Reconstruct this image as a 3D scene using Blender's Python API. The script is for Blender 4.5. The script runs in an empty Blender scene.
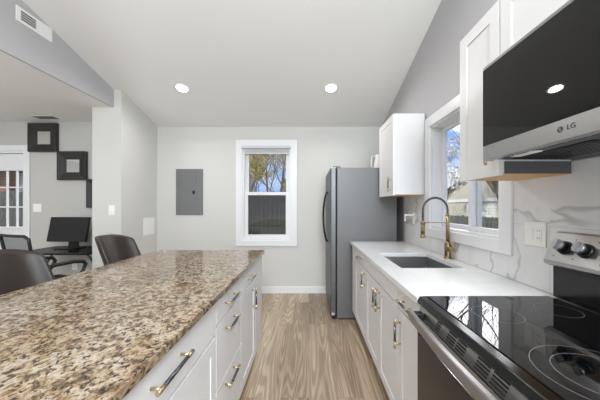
import bpy, bmesh, math, random
from mathutils import Vector, Matrix

C = bpy.context.scene.collection
PI = math.pi

# ------------------------------------------------------------------ camera
CAM_Z = 1.309
cam_d = bpy.data.cameras.new('camera'); cam_d.lens = 16.0; cam_d.sensor_width = 36.0
cam_d.shift_x = -9.0/600; cam_d.shift_y = 7.0/600; cam_d.clip_start = 0.05; cam_d.clip_end = 300
cam = bpy.data.objects.new('camera', cam_d); C.objects.link(cam)
cam.location = (0, 0, CAM_Z); cam.rotation_euler = (PI/2, 0, 0)
bpy.context.scene.camera = cam

# ------------------------------------------------------------------ exposure
vs = bpy.context.scene.view_settings
vs.view_transform = 'Standard'; vs.look = 'None'; vs.gamma = 1.0; vs.use_curve_mapping = False
vs.exposure = 0.0
sc = bpy.context.scene
sc.cycles.max_bounces = 12; sc.cycles.diffuse_bounces = 6; sc.cycles.glossy_bounces = 6
sc.cycles.transparent_max_bounces = 16
sc.cycles.use_denoising = True
sc.cycles.sample_clamp_indirect = 6.0

# ------------------------------------------------------------------ world
def lin(v):
    v /= 255.0
    return v/12.92 if v <= 0.04045 else ((v+0.055)/1.055)**2.4
def rgb(r, g, b): return (lin(r), lin(g), lin(b), 1.0)

world = bpy.data.worlds.new('sky'); bpy.context.scene.world = world
world.use_nodes = True
wn = world.node_tree; wn.nodes.clear()
wo = wn.nodes.new('ShaderNodeOutputWorld'); bg = wn.nodes.new('ShaderNodeBackground')
tc = wn.nodes.new('ShaderNodeTexCoord'); nz = wn.nodes.new('ShaderNodeTexNoise')
mp = wn.nodes.new('ShaderNodeMapping'); mp.inputs['Scale'].default_value = (1.0, 1.0, 2.6)
nz.inputs['Scale'].default_value = 2.2; nz.inputs['Detail'].default_value = 6; nz.inputs['Roughness'].default_value = 0.55
cr = wn.nodes.new('ShaderNodeValToRGB')
cr.color_ramp.elements[0].position = 0.44; cr.color_ramp.elements[0].color = rgb(132, 178, 244)
cr.color_ramp.elements[1].position = 0.60; cr.color_ramp.elements[1].color = rgb(240, 244, 250)
wn.links.new(tc.outputs['Generated'], mp.inputs['Vector']); wn.links.new(mp.outputs['Vector'], nz.inputs['Vector'])
wn.links.new(nz.outputs['Fac'], cr.inputs['Fac'])
# one bright cloud bank up to the right, blue and thin cloud elsewhere
dp = wn.nodes.new('ShaderNodeVectorMath'); dp.operation = 'DOT_PRODUCT'; dp.inputs[1].default_value = Vector((0.56, 0.64, 0.54)).normalized()
wn.links.new(tc.outputs['Generated'], dp.inputs[0])
ad = wn.nodes.new('ShaderNodeMath'); ad.operation = 'MULTIPLY_ADD'; ad.inputs[1].default_value = 0.05
wn.links.new(nz.outputs['Fac'], ad.inputs[0]); wn.links.new(dp.outputs['Value'], ad.inputs[2])
mr = wn.nodes.new('ShaderNodeMapRange'); mr.interpolation_type = 'SMOOTHSTEP'
mr.inputs['From Min'].default_value = 0.945; mr.inputs['From Max'].default_value = 0.985
wn.links.new(ad.outputs[0], mr.inputs['Value'])
mxw = wn.nodes.new('ShaderNodeMix'); mxw.data_type = 'RGBA'
CLOUD = 7.0
mxw.inputs[7].default_value = (CLOUD, CLOUD, CLOUD*1.02, 1)
wn.links.new(mr.outputs[0], mxw.inputs[0]); wn.links.new(cr.outputs['Color'], mxw.inputs[6]); wn.links.new(mxw.outputs[2], bg.inputs['Color'])
wn.links.new(bg.outputs['Background'], wo.inputs['Surface'])
bg.inputs['Strength'].default_value = 1.15

# ------------------------------------------------------------------ sun and added fill area lights
sun_d = bpy.data.lights.new('sun', 'SUN'); sun_d.energy = 4.0; sun_d.angle = 0.02; sun_d.color = (1.0, 0.95, 0.88)
sun = bpy.data.objects.new('sun', sun_d); C.objects.link(sun)
sun.rotation_euler = Vector((0.75, 0.42, -0.75)).to_track_quat('-Z', 'Y').to_euler()

def area(name, loc, direction, sx, sy, energy, col=(1, 1, 1), spread=180):
    d = bpy.data.lights.new(name, 'AREA'); d.shape = 'RECTANGLE'; d.size = sx; d.size_y = sy
    d.energy = energy; d.color = col; d.spread = math.radians(spread)
    o = bpy.data.objects.new(name, d); C.objects.link(o); o.location = loc
    o.rotation_euler = Vector(direction).to_track_quat('-Z', 'Y').to_euler()
    return o
LC = (0.87, 0.945, 1.0)
area('fill_light', (0.06, -4.6, 1.2), (0, 1, 0.08), 1.9, 2.0, 58, LC, 150)  # added frontal fill far behind the camera, no real source there
area('fill_light', (-4.3, 0.2, 1.2), (0, 0.5, 1), 1.8, 1.6, 50, LC)  # added upward fill for the office side, not a lamp of the room
area('fill_light', (0.32, -1.5, 2.6), (-0.2, 0.8, -1), 1.2, 1.0, 155, LC)  # added fill behind the camera, aimed forward and down
area('fill_light', (-0.55, -1.2, 1.0), (0, 0.45, 1), 2.8, 1.6, 24, LC, 130)  # added bounce fill, thrown up at the ceiling from behind the camera

DOWNLIGHT_W = 8.8

# ------------------------------------------------------------------ materials
def principled(name, col, rough=0.5, metal=0.0, spec=0.5, coat=0.0):
    m = bpy.data.materials.new(name); m.use_nodes = True
    b = m.node_tree.nodes['Principled BSDF']
    b.inputs['Base Color'].default_value = col; b.inputs['Roughness'].default_value = rough
    b.inputs['Metallic'].default_value = metal; b.inputs['Specular IOR Level'].default_value = spec
    b.inputs['Coat Weight'].default_value = coat
    return m
def N(m, t, **kw):
    n = m.node_tree.nodes.new(t)
    for k, v in kw.items():
        if k in n.inputs.keys(): n.inputs[k].default_value = v
        else: setattr(n, k, v)
    return n
def L(m, a, b): m.node_tree.links.new(a, b)
def BS(m): return m.node_tree.nodes['Principled BSDF']
def coords(m, scale=(1, 1, 1), rot=(0, 0, 0), loc=(0, 0, 0)):
    t = N(m, 'ShaderNodeTexCoord'); p = N(m, 'ShaderNodeMapping')
    p.inputs['Scale'].default_value = scale; p.inputs['Rotation'].default_value = rot; p.inputs['Location'].default_value = loc
    L(m, t.outputs['Object'], p.inputs['Vector']); return p.outputs['Vector']
def ramp(m, fac, stops):
    r = N(m, 'ShaderNodeValToRGB'); e = r.color_ramp.elements
    while len(e) < len(stops): e.new(0.5)
    for k, (p, c) in enumerate(stops): e[k].position = p; e[k].color = c
    L(m, fac, r.inputs['Fac']); return r.outputs['Color']
def mixc(m, fac, a, b, mode='MIX'):
    x = N(m, 'ShaderNodeMix'); x.data_type = 'RGBA'; x.blend_type = mode
    for sock, v in ((x.inputs[0], fac), (x.inputs[6], a), (x.inputs[7], b)):
        if hasattr(v, 'links'): L(m, v, sock)
        else: sock.default_value = v
    return x.outputs[2]
def noise(m, vec, scale, detail=4, rough=0.5, dist=0.0):
    n = N(m, 'ShaderNodeTexNoise'); n.inputs['Scale'].default_value = scale; n.inputs['Detail'].default_value = detail
    n.inputs['Roughness'].default_value = rough; n.inputs['Distortion'].default_value = dist
    L(m, vec, n.inputs['Vector']); return n.outputs['Fac']
def bump(m, h, strength, dist=0.01):
    b = N(m, 'ShaderNodeBump'); b.inputs['Strength'].default_value = strength; b.inputs['Distance'].default_value = dist
    L(m, h, b.inputs['Height']); L(m, b.outputs['Normal'], BS(m).inputs['Normal'])

def paint(name, col, rough=0.6):
    m = principled(name, col, rough, spec=0.3)
    v = coords(m); n = noise(m, v, 140, 3)
    bump(m, n, 0.06, 0.002)
    n2 = noise(m, v, 1.3, 2)
    c2 = tuple(x*0.965 for x in col[:3]) + (1,)
    L(m, mixc(m, n2, col, c2), BS(m).inputs['Base Color'])
    return m
M = {}
M['wall'] = paint('off_white_wall_paint', rgb(208, 207, 203))
M['wall_gray'] = paint('cool_gray_wall_paint', rgb(182, 180, 182))
M['wall_office'] = paint('warm_gray_wall_paint', rgb(192, 190, 186))
M['ceiling'] = paint('ceiling_paint', rgb(236, 235, 232), 0.8)
M['trim'] = principled('white_trim_paint', rgb(228, 228, 230), 0.35)
M['cab'] = principled('white_cabinet_paint', rgb(221, 220, 220), 0.42)
M['plastic_white'] = principled('white_plastic', rgb(238, 237, 233), 0.4)
M['vent_white'] = principled('white_enamel', rgb(236, 235, 233), 0.45)
M['blind_gray'] = principled('pale_gray_blind', rgb(206, 206, 208), 0.5)
M['dark_slot'] = principled('dark_slot', rgb(30, 30, 31), 0.7)
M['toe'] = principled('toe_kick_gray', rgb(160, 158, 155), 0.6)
M['gold'] = principled('brushed_gold', rgb(198, 182, 148), 0.3, 1.0)
M['black_metal'] = principled('black_metal', rgb(42, 43, 46), 0.3, 0.7)
M['black_plastic'] = principled('black_plastic', rgb(17, 17, 18), 0.45)
M['black_gloss'] = principled('black_gloss_enamel', rgb(8, 8, 9), 0.16, spec=0.4)
M['glass_black'] = principled('black_ceramic_glass', rgb(5, 5, 6), 0.02, spec=0.5)
M['screen'] = principled('screen_panel', rgb(22, 22, 24), 0.28)
M['chrome'] = principled('chrome', rgb(190, 190, 192), 0.22, 1.0)
M['oven_glass'] = principled('dark_oven_glass', rgb(24, 23, 23), 0.16)
M['knob_face'] = principled('satin_knob_metal', rgb(150, 150, 152), 0.36, 0.9)
M['handle_bar'] = principled('dark_polished_bar', rgb(112, 115, 124), 0.22, 1.0)
M['brass'] = principled('antique_brass', rgb(164, 144, 108), 0.3, 1.0)
M['seam'] = principled('seam_shadow_gap', rgb(90, 90, 92), 0.8)

# brushed steels
def steel(name, col, rough):
    m = principled(name, col, rough, 1.0)
    v = coords(m); n = noise(m, v, 900, 2)
    r = N(m, 'ShaderNodeMapRange'); r.inputs['To Min'].default_value = rough*0.92; r.inputs['To Max'].default_value = rough*1.08
    L(m, n, r.inputs['Value']); L(m, r.outputs['Result'], BS(m).inputs['Roughness'])
    return m
M['steel'] = steel('brushed_stainless', rgb(166, 165, 164), 0.32)
M['steel_dark'] = steel('dark_stainless', rgb(108, 109, 111), 0.45)
M['fridge_side'] = principled('gray_enamel_side', rgb(110, 110, 111), 0.42, 0.2)
M['sink'] = steel('sink_steel', rgb(165, 165, 166), 0.38)
M['panel_gray'] = principled('gray_enamel', rgb(112, 113, 114), 0.45)
M['strip_gray'] = principled('dark_gray_strip', rgb(84, 84, 86), 0.5)
M['natural_wood'] = principled('natural_birch', rgb(205, 160, 105), 0.55)

# granite
m = principled('speckled_granite', rgb(180, 160, 140), 0.12, spec=0.5)
v = coords(m, (1.0, 0.8, 1.0), rot=(0, 0, 0.35))
n1 = noise(m, v, 40, 6, 0.70, 0.4); n2 = noise(m, v, 72, 4, 0.62, 0.3); n3 = noise(m, v, 7, 3, 0.5)
base = ramp(m, n1, [(0.32, rgb(52, 46, 43)), (0.41, rgb(100, 84, 68)), (0.48, rgb(146, 127, 102)), (0.54, rgb(162, 148, 130)), (0.60, rgb(178, 169, 157)), (0.66, rgb(122, 117, 112))])
darkf = ramp(m, n2, [(0.405, (1, 1, 1, 1)), (0.455, (0, 0, 0, 1))])
base2 = mixc(m, darkf, base, rgb(58, 48, 44))
vo = N(m, 'ShaderNodeTexVoronoi'); vo.inputs['Scale'].default_value = 62; L(m, v, vo.inputs['Vector'])
n4 = noise(m, v, 30, 2)
sp = N(m, 'ShaderNodeMath', operation='MULTIPLY'); 
r1 = ramp(m, vo.outputs['Distance'], [(0.20, (1, 1, 1, 1)), (0.32, (0, 0, 0, 1))])
r2 = ramp(m, n4, [(0.52, (0, 0, 0, 1)), (0.60, (1, 1, 1, 1))])
L(m, r1, sp.inputs[0]); L(m, r2, sp.inputs[1])
base3 = mixc(m, sp.outputs[0], base2, rgb(66, 58, 54))
tint = ramp(m, n3, [(0.35, rgb(232, 218, 200)), (0.65, rgb(255, 254, 252))])
L(m, mixc(m, 0.85, base3, tint, 'MULTIPLY'), BS(m).inputs['Base Color'])
M['granite'] = m

# marble
def marble(name, joints):
    m = principled(name, rgb(226, 226, 226), 0.14 if joints else 0.12)
    v = coords(m, (1, 1, 1), loc=(3.1, 0.4, 0.2))
    w = N(m, 'ShaderNodeTexNoise'); w.inputs['Scale'].default_value = 0.85; w.inputs['Detail'].default_value = 5
    w.inputs['Roughness'].default_value = 0.5; w.inputs['Distortion'].default_value = 0.7
    vm = coords(m, (1.0, 1.0, 1.7), rot=(0.65, 0.0, 0.3)); L(m, vm, w.inputs['Vector'])
    vein = ramp(m, w.outputs['Fac'], [(0.482, (0, 0, 0, 1)), (0.499, (1, 1, 1, 1)), (0.501, (0.9, 0.9, 0.9, 1)), (0.509, (0, 0, 0, 1))])
    cloud = noise(m, v, 2.6, 5, 0.6, 0.6)
    base = ramp(m, cloud, [(0.3, rgb(217, 217, 218)), (0.7, rgb(232, 232, 231))]) if joints else ramp(m, cloud, [(0.3, rgb(209, 209, 209)), (0.65, rgb(218, 218, 218))])
    k = N(m, 'ShaderNodeMath', operation='MULTIPLY'); L(m, vein, k.inputs[0]); k.inputs[1].default_value = 0.62 if joints else 0.08
    col = mixc(m, k.outputs[0], base, rgb(158, 157, 158))
    if joints:
        br = N(m, 'ShaderNodeTexBrick'); br.inputs['Scale'].default_value = 1.0; br.inputs['Mortar Size'].default_value = 0.0012
        br.inputs['Brick Width'].default_value = 0.61; br.inputs['Row Height'].default_value = 0.305
        br.inputs['Color1'].default_value = (1, 1, 1, 1); br.inputs['Color2'].default_value = (0.965, 0.965, 0.965, 1)
        br.inputs['Mortar'].default_value = (0.72, 0.72, 0.72, 1)
        t = N(m, 'ShaderNodeTexCoord'); s = N(m, 'ShaderNodeSeparateXYZ'); cb = N(m, 'ShaderNodeCombineXYZ')
        L(m, t.outputs['Object'], s.inputs[0]); L(m, s.outputs['Y'], cb.inputs['X']); L(m, s.outputs['Z'], cb.inputs['Y'])
        L(m, cb.outputs[0], br.inputs['Vector'])
        col = mixc(m, 1.0, col, br.outputs['Color'], 'MULTIPLY')
    L(m, col, BS(m).inputs['Base Color'])
    return m
M['marble'] = marble('marble_tile', True)
M['quartz'] = marble('white_quartz', False)

# wood plank floor, boards running along Y
m = principled('oak_plank_floor', rgb(160, 135, 108), 0.36, spec=0.4)
t = N(m, 'ShaderNodeTexCoord'); s = N(m, 'ShaderNodeSeparateXYZ'); cb = N(m, 'ShaderNodeCombineXYZ')
L(m, t.outputs['Object'], s.inputs[0]); L(m, s.outputs['Y'], cb.inputs['X']); L(m, s.outputs['X'], cb.inputs['Y'])
br = N(m, 'ShaderNodeTexBrick'); br.inputs['Scale'].default_value = 1.0; br.offset = 0.37
br.inputs['Brick Width'].default_value = 1.83; br.inputs['Row Height'].default_value = 0.19
br.inputs['Mortar Size'].default_value = 0.0012; br.inputs['Bias'].default_value = 0.0
br.inputs['Color1'].default_value = (0, 0, 0, 1); br.inputs['Color2'].default_value = (1, 1, 1, 1); br.inputs['Mortar'].default_value = (0.5, 0.5, 0.5, 1)
L(m, cb.outputs[0], br.inputs['Vector'])
# a different grain offset for each board
off = N(m, 'ShaderNodeVectorMath', operation='SCALE'); off.inputs['Scale'].default_value = 23.0
L(m, br.outputs['Color'], off.inputs[0])
add = N(m, 'ShaderNodeVectorMath', operation='ADD'); L(m, cb.outputs[0], add.inputs[0]); L(m, off.outputs[0], add.inputs[1])
mp1 = N(m, 'ShaderNodeMapping'); mp1.inputs['Scale'].default_value = (0.42, 5.0, 1); L(m, add.outputs[0], mp1.inputs['Vector'])
g1 = noise(m, mp1.outputs[0], 1.3, 1, 0.35, 0.15)
rings = N(m, 'ShaderNodeMath', operation='MULTIPLY'); rings.inputs[1].default_value = 135.0; L(m, g1, rings.inputs[0])
sn = N(m, 'ShaderNodeMath', operation='SINE'); L(m, rings.outputs[0], sn.inputs[0])
ringc = ramp(m, sn.outputs[0], [(0.0, rgb(196, 179, 157)), (0.3, rgb(220, 204, 184)), (1.0, rgb(226, 211, 192))])
mp2 = N(m, 'ShaderNodeMapping'); mp2.inputs['Scale'].default_value = (1.6, 40, 1); L(m, add.outputs[0], mp2.inputs['Vector'])
g2 = noise(m, mp2.outputs[0], 2.0, 5, 0.65)
fine = ramp(m, g2, [(0.3, rgb(206, 201, 196)), (0.7, rgb(255, 255, 255))])
board = ramp(m, br.outputs['Color'], [(0.0, rgb(208, 202, 196)), (1.0, rgb(255, 252, 248))])
c1 = mixc(m, 0.9, ringc, fine, 'MULTIPLY'); c2 = mixc(m, 1.0, c1, board, 'MULTIPLY')
g3 = noise(m, mp1.outputs[0], 0.8, 3, 0.5, 0.5)
c2 = mixc(m, 0.7, c2, ramp(m, g3, [(0.35, rgb(192, 180, 168)), (0.62, rgb(255, 255, 255))]), 'MULTIPLY')
c3 = mixc(m, br.outputs['Fac'], c2, rgb(112, 94, 76))
L(m, c3, BS(m).inputs['Base Color'])
bump(m, g2, 0.05, 0.002)
M['floor'] = m

# leather
m = principled('dark_brown_leather', rgb(46, 37, 32), 0.38, spec=0.32)
v = coords(m); vo = N(m, 'ShaderNodeTexVoronoi'); vo.inputs['Scale'].default_value = 260; L(m, v, vo.inputs['Vector'])
bump(m, vo.outputs['Distance'], 0.12, 0.002)
M['leather'] = m
# dark stained wood of the mirror frames
m = principled('espresso_wood', rgb(40, 37, 36), 0.4)
v = coords(m, (30, 30, 4)); L(m, ramp(m, noise(m, v, 3, 4), [(0.3, rgb(24, 22, 22)), (0.7, rgb(44, 40, 39))]), BS(m).inputs['Base Color'])
M['espresso'] = m
M['mirror'] = principled('mirror_glass', rgb(225, 226, 226), 0.02, 1.0)

# clear glass: mostly passes light, faint reflection
def glass(name, tint=(1, 1, 1, 1), refl=0.06):
    m = bpy.data.materials.new(name); m.use_nodes = True; nt = m.node_tree; nt.nodes.clear()
    o = nt.nodes.new('ShaderNodeOutputMaterial'); mx = nt.nodes.new('ShaderNodeMixShader')
    tr = nt.nodes.new('ShaderNodeBsdfTransparent'); gl = nt.nodes.new('ShaderNodeBsdfGlossy')
    tr.inputs['Color'].default_value = tint; gl.inputs['Roughness'].default_value = 0.02
    mx.inputs['Fac'].default_value = refl
    nt.links.new(tr.outputs[0], mx.inputs[1]); nt.links.new(gl.outputs[0], mx.inputs[2]); nt.links.new(mx.outputs[0], o.inputs['Surface'])
    return m
M['glass'] = glass('window_glass')
M['desk_glass'] = glass('smoked_glass', (0.25, 0.26, 0.27, 1), 0.25)
def mesh_mat(name, col, opac, rough=0.8):
    m = bpy.data.materials.new(name); m.use_nodes = True; nt = m.node_tree; nt.nodes.clear()
    o = nt.nodes.new('ShaderNodeOutputMaterial'); mx = nt.nodes.new('ShaderNodeMixShader')
    tr = nt.nodes.new('ShaderNodeBsdfTransparent'); df = nt.nodes.new('ShaderNodeBsdfDiffuse')
    df.inputs['Color'].default_value = col; mx.inputs['Fac'].default_value = opac
    nt.links.new(tr.outputs[0], mx.inputs[1]); nt.links.new(df.outputs[0], mx.inputs[2]); nt.links.new(mx.outputs[0], o.inputs['Surface'])
    return m
M['insect_screen'] = mesh_mat('insect_screen', rgb(60, 62, 62), 0.4)
M['chair_mesh'] = mesh_mat('black_chair_mesh', rgb(38, 39, 42), 0.62)

def emit(name, col, s):
    m = bpy.data.materials.new(name); m.use_nodes = True; nt = m.node_tree; nt.nodes.clear()
    o = nt.nodes.new('ShaderNodeOutputMaterial'); e = nt.nodes.new('ShaderNodeEmission')
    e.inputs['Color'].default_value = col; e.inputs['Strength'].default_value = s
    nt.links.new(e.outputs[0], o.inputs['Surface']); return m
M['lamp_on'] = emit('lit_lamp_lens', (1, 0.97, 0.92, 1), 9.0)

# outdoors
def varied(name, a, b, scale, rough=0.8, sc3=(1, 1, 1)):
    m = principled(name, a, rough, spec=0.2)
    v = coords(m, sc3); L(m, ramp(m, noise(m, v, scale, 4), [(0.35, a), (0.65, b)]), BS(m).inputs['Base Color'])
    return m
M['bark'] = varied('bark', rgb(74, 64, 56), rgb(104, 92, 80), 9, sc3=(1, 1, .3))
M['bark_pale'] = varied('pale_bark', rgb(134, 120, 100), rgb(176, 160, 134), 9, sc3=(1, 1, .3))
M['leaf'] = varied('spring_leaf', rgb(168, 158, 84), rgb(206, 194, 120), 3)
M['blossom'] = varied('white_blossom', rgb(222, 220, 216), rgb(240, 238, 236), 3)
M['fence'] = varied('weathered_dark_fence', rgb(74, 76, 74), rgb(112, 112, 108), 5, sc3=(6, 6, .6))
M['lawn'] = varied('lawn', rgb(78, 92, 50), rgb(120, 124, 78), 4)
M['siding_beige'] = varied('beige_siding', rgb(186, 178, 164), rgb(200, 193, 180), 6)
M['roof'] = varied('dark_shingle', rgb(70, 70, 74), rgb(96, 96, 98), 14)
def siding_white():
    m = principled('white_lap_siding', rgb(228, 228, 226), 0.6)
    t = N(m, 'ShaderNodeTexCoord'); s = N(m, 'ShaderNodeSeparateXYZ'); L(m, t.outputs['Object'], s.inputs[0])
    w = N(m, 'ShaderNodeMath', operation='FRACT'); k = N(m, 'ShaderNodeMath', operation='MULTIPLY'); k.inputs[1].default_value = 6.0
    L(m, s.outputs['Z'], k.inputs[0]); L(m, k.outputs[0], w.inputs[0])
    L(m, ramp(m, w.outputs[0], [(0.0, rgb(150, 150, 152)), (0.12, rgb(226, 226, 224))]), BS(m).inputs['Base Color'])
    return m
M['siding_white'] = siding_white()
m = principled('red_brick', rgb(150, 88, 62), 0.85)
t = N(m, 'ShaderNodeTexCoord'); s = N(m, 'ShaderNodeSeparateXYZ'); cb = N(m, 'ShaderNodeCombineXYZ'); br = N(m, 'ShaderNodeTexBrick')
L(m, t.outputs['Object'], s.inputs[0]); L(m, s.outputs['X'], cb.inputs['X']); L(m, s.outputs['Z'], cb.inputs['Y']); L(m, cb.outputs[0], br.inputs['Vector'])
br.inputs['Scale'].default_value = 1.0; br.inputs['Brick Width'].default_value = 0.22; br.inputs['Row Height'].default_value = 0.075; br.inputs['Mortar Size'].default_value = 0.006
br.inputs['Color1'].default_value = rgb(150, 84, 58); br.inputs['Color2'].default_value = rgb(172, 106, 74); br.inputs['Mortar'].default_value = rgb(170, 160, 150)
L(m, br.outputs['Color'], BS(m).inputs['Base Color'])
M['brick'] = m

# ------------------------------------------------------------------ mesh helpers
class MB:
    def __init__(self): self.bm = bmesh.new(); self.mi = 0; self.smooth = False
    def _tag(self, faces):
        for f in faces: f.material_index = self.mi; f.smooth = self.smooth
    def box(self, x0, x1, y0, y1, z0, z1):
        x0, x1 = min(x0, x1), max(x0, x1); y0, y1 = min(y0, y1), max(y0, y1); z0, z1 = min(z0, z1), max(z0, z1)
        v = [self.bm.verts.new(p) for p in ((x0,y0,z0),(x1,y0,z0),(x1,y1,z0),(x0,y1,z0),(x0,y0,z1),(x1,y0,z1),(x1,y1,z1),(x0,y1,z1))]
        fs = [self.bm.faces.new([v[i] for i in q]) for q in ((3,2,1,0),(4,5,6,7),(0,1,5,4),(1,2,6,5),(2,3,7,6),(3,0,4,7))]
        self._tag(fs); return self
    def prism(self, pts, axis, a, b):
        """polygon pts (2-D) extruded along axis from a to b. axis x: pts=(y,z); y: (x,z); z: (x,y)"""
        def P(p, t):
            return {'x': (t, p[0], p[1]), 'y': (p[0], t, p[1]), 'z': (p[0], p[1], t)}[axis]
        v0 = [self.bm.verts.new(P(p, a)) for p in pts]; v1 = [self.bm.verts.new(P(p, b)) for p in pts]
        fs = [self.bm.faces.new(v0), self.bm.faces.new(v1[::-1])]
        n = len(pts)
        for i in range(n): fs.append(self.bm.faces.new((v0[i], v1[i], v1[(i+1) % n], v0[(i+1) % n])))
        self._tag(fs); return self
    def tube(self, pts, rad, seg=10, cap=True):
        pts = [Vector(p) for p in pts]; n = len(pts)
        rads = rad if isinstance(rad, (list, tuple)) else [rad]*n
        rings = []; up = None
        for i, p in enumerate(pts):
            d = (pts[min(i+1, n-1)] - pts[max(i-1, 0)])
            if d.length < 1e-9: d = Vector((0, 0, 1))
            d.normalize()
            if up is None:
                up = Vector((0, 0, 1)) if abs(d.z) < 0.9 else Vector((1, 0, 0))
            a = d.cross(up)
            if a.length < 1e-6: a = d.orthogonal()
            a.normalize(); b = d.cross(a); up = -b if False else a.cross(d)
            rings.append([self.bm.verts.new(p + (a*math.cos(2*PI*k/seg) + b*math.sin(2*PI*k/seg))*rads[i]) for k in range(seg)])
        fs = []
        for i in range(n-1):
            for k in range(seg):
                f = self.bm.faces.new((rings[i][k], rings[i][(k+1) % seg], rings[i+1][(k+1) % seg], rings[i+1][k])); fs.append(f)
        self._tag(fs)
        for f in fs: f.smooth = True
        if cap:
            c = [self.bm.faces.new(rings[0][::-1]), self.bm.faces.new(rings[-1])]
            for f in c: f.material_index = self.mi
        return self
    def cyl(self, p0, p1, r, seg=24, r2=None): return self.tube([p0, p1], [r, r if r2 is None else r2], seg)
    def grid(self, P, nu, nv):
        g = [[self.bm.verts.new(P(i/nu, j/nv)) for j in range(nv+1)] for i in range(nu+1)]
        fs = [self.bm.faces.new((g[i][j], g[i+1][j], g[i+1][j+1], g[i][j+1])) for i in range(nu) for j in range(nv)]
        self._tag(fs)
        for f in fs: f.smooth = True
        return self

ROOT = {}
def rootloc(o): return ROOT.get(o.name, Vector((0, 0, 0)))
def obj(name, mb, mats, parent=None, bevel=0.0, bseg=2, origin=None, sub=0):
    me = bpy.data.meshes.new(name)
    bmesh.ops.recalc_face_normals(mb.bm, faces=mb.bm.faces[:])
    loc = rootloc(parent) if parent else Vector(origin) if origin else Vector((0, 0, 0))
    bmesh.ops.translate(mb.bm, verts=mb.bm.verts[:], vec=-loc)
    mb.bm.to_mesh(me); mb.bm.free()
    for mm in (mats if isinstance(mats, (list, tuple)) else [mats]): me.materials.append(M[mm] if isinstance(mm, str) else mm)
    o = bpy.data.objects.new(name, me); C.objects.link(o)
    ROOT[o.name] = loc
    if parent: o.parent = parent
    else: o.location = loc
    if bevel:
        b = o.modifiers.new('bevel', 'BEVEL'); b.width = bevel; b.segments = bseg; b.limit_method = 'ANGLE'; b.angle_limit = math.radians(40)
        b.harden_normals = False
    if sub:
        s = o.modifiers.new('subdivision', 'SUBSURF'); s.levels = sub; s.render_levels = sub
    return o
def tag(o, label, cat, group=None):
    o['label'] = label; o['category'] = cat
    if group: o['group'] = group
    return o
def thing(name, label, cat, loc, group=None):
    o = bpy.data.objects.new(name, None); C.objects.link(o); o.location = loc; o.empty_display_size = 0.1
    ROOT[o.name] = Vector(loc); return tag(o, label, cat, group)
def struct(name, mb, mats, parent=None, bevel=0.0):
    o = obj(name, mb, mats, parent, bevel)
    if not parent: o['kind'] = 'structure'
    return o
def copy_tree(o, parent=None):
    c = o.copy(); C.objects.link(c)
    if parent: c.parent = parent
    for ch in list(o.children): copy_tree(ch, c)
    return c
def text_mb(body, size, mat3):
    cu = bpy.data.curves.new('lettering', 'FONT'); cu.body = body; cu.size = size; cu.extrude = size*0.02
    cu.align_x = 'CENTER'; cu.align_y = 'CENTER'
    ob = bpy.data.objects.new('lettering_source', cu)
    me = bpy.data.meshes.new_from_object(ob)
    bpy.data.objects.remove(ob)
    mb = MB(); mb.bm.from_mesh(me); bpy.data.meshes.remove(me); bpy.data.curves.remove(cu)
    bmesh.ops.transform(mb.bm, matrix=mat3, verts=mb.bm.verts[:])
    return mb

# ------------------------------------------------------------------ the setting
XR = 1.11            # right wall
XH = -2.40           # face of the bulkhead on the left
YB = 4.06            # back wall
YF = -5.0            # wall behind the camera
XL = -6.4
ZL = 2.535           # low ceiling
RIDGE = -1.0
def zc(y):
    return 3.648 - 0.273*y if y >= RIDGE else 3.648 - 0.273*RIDGE + 0.273*(y-RIDGE)

mb = MB().box(XL-.15, XR+.14, YF-.15, YB+.14, -0.12, 0.0); struct('floor', mb, 'floor')
mb = MB().prism([(YB+.14, zc(YB+.14)), (RIDGE, zc(RIDGE)), (YF-.15, zc(YF-.15)), (YF-.15, zc(YF-.15)+.15), (RIDGE, zc(RIDGE)+.15), (YB+.14, zc(YB+.14)+.15)], 'x', XH-.12, XR+.14)
struct('ceiling', mb, 'ceiling')
mb = MB().box(XL-.15, XH-.0205, YF-.15, 4.0, ZL, ZL+.15); struct('ceiling', mb, 'ceiling')

# right wall with the window opening
WY0, WY1, WZ0, WZ1 = 1.53, 2.42, 1.115, 2.04
mb = MB()
mb.box(XR, XR+.14, YF-.15, YB+.14, 0.0, WZ0)
mb.box(XR, XR+.14, YF-.15, WY0, WZ0, WZ1); mb.box(XR, XR+.14, WY1, YB+.14, WZ0, WZ1)
mb.prism([(YF-.15, WZ1), (YB+.14, WZ1), (YB+.14, zc(YB+.14)), (RIDGE, zc(RIDGE)), (YF-.15, zc(YF-.15))], 'x', XR, XR+.14)
struct('wall_right', mb, 'wall_gray')

# back wall with its window opening
BX0, BX1, BZ0, BZ1 = -1.02, -0.275, 0.80, 2.24
mb = MB()
mb.box(-2.31, BX0, YB, YB+.14, 0, ZL); mb.box(BX1, XR, YB, YB+.14, 0, ZL)
mb.box(BX0, BX1, YB, YB+.14, 0, BZ0); mb.box(BX0, BX1, YB, YB+.14, BZ1, ZL)
struct('wall_back', mb, 'wall')

# short wall between kitchen and office, and the bulkhead over the opening
mb = MB().prism([(3.28, 0), (YB+.14, 0), (YB+.14, zc(YB+.14)), (3.28, zc(3.28))], 'x', -2.666, -2.31)
struct('wall_partition', mb, 'wall')
mb = MB().prism([(YF-.15, ZL), (3.279, ZL), (3.279, zc(3.279)), (RIDGE, zc(RIDGE)), (YF-.15, zc(YF-.15))], 'x', XH-.02, XH)
struct('wall_left', mb, 'wall_gray')

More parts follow.
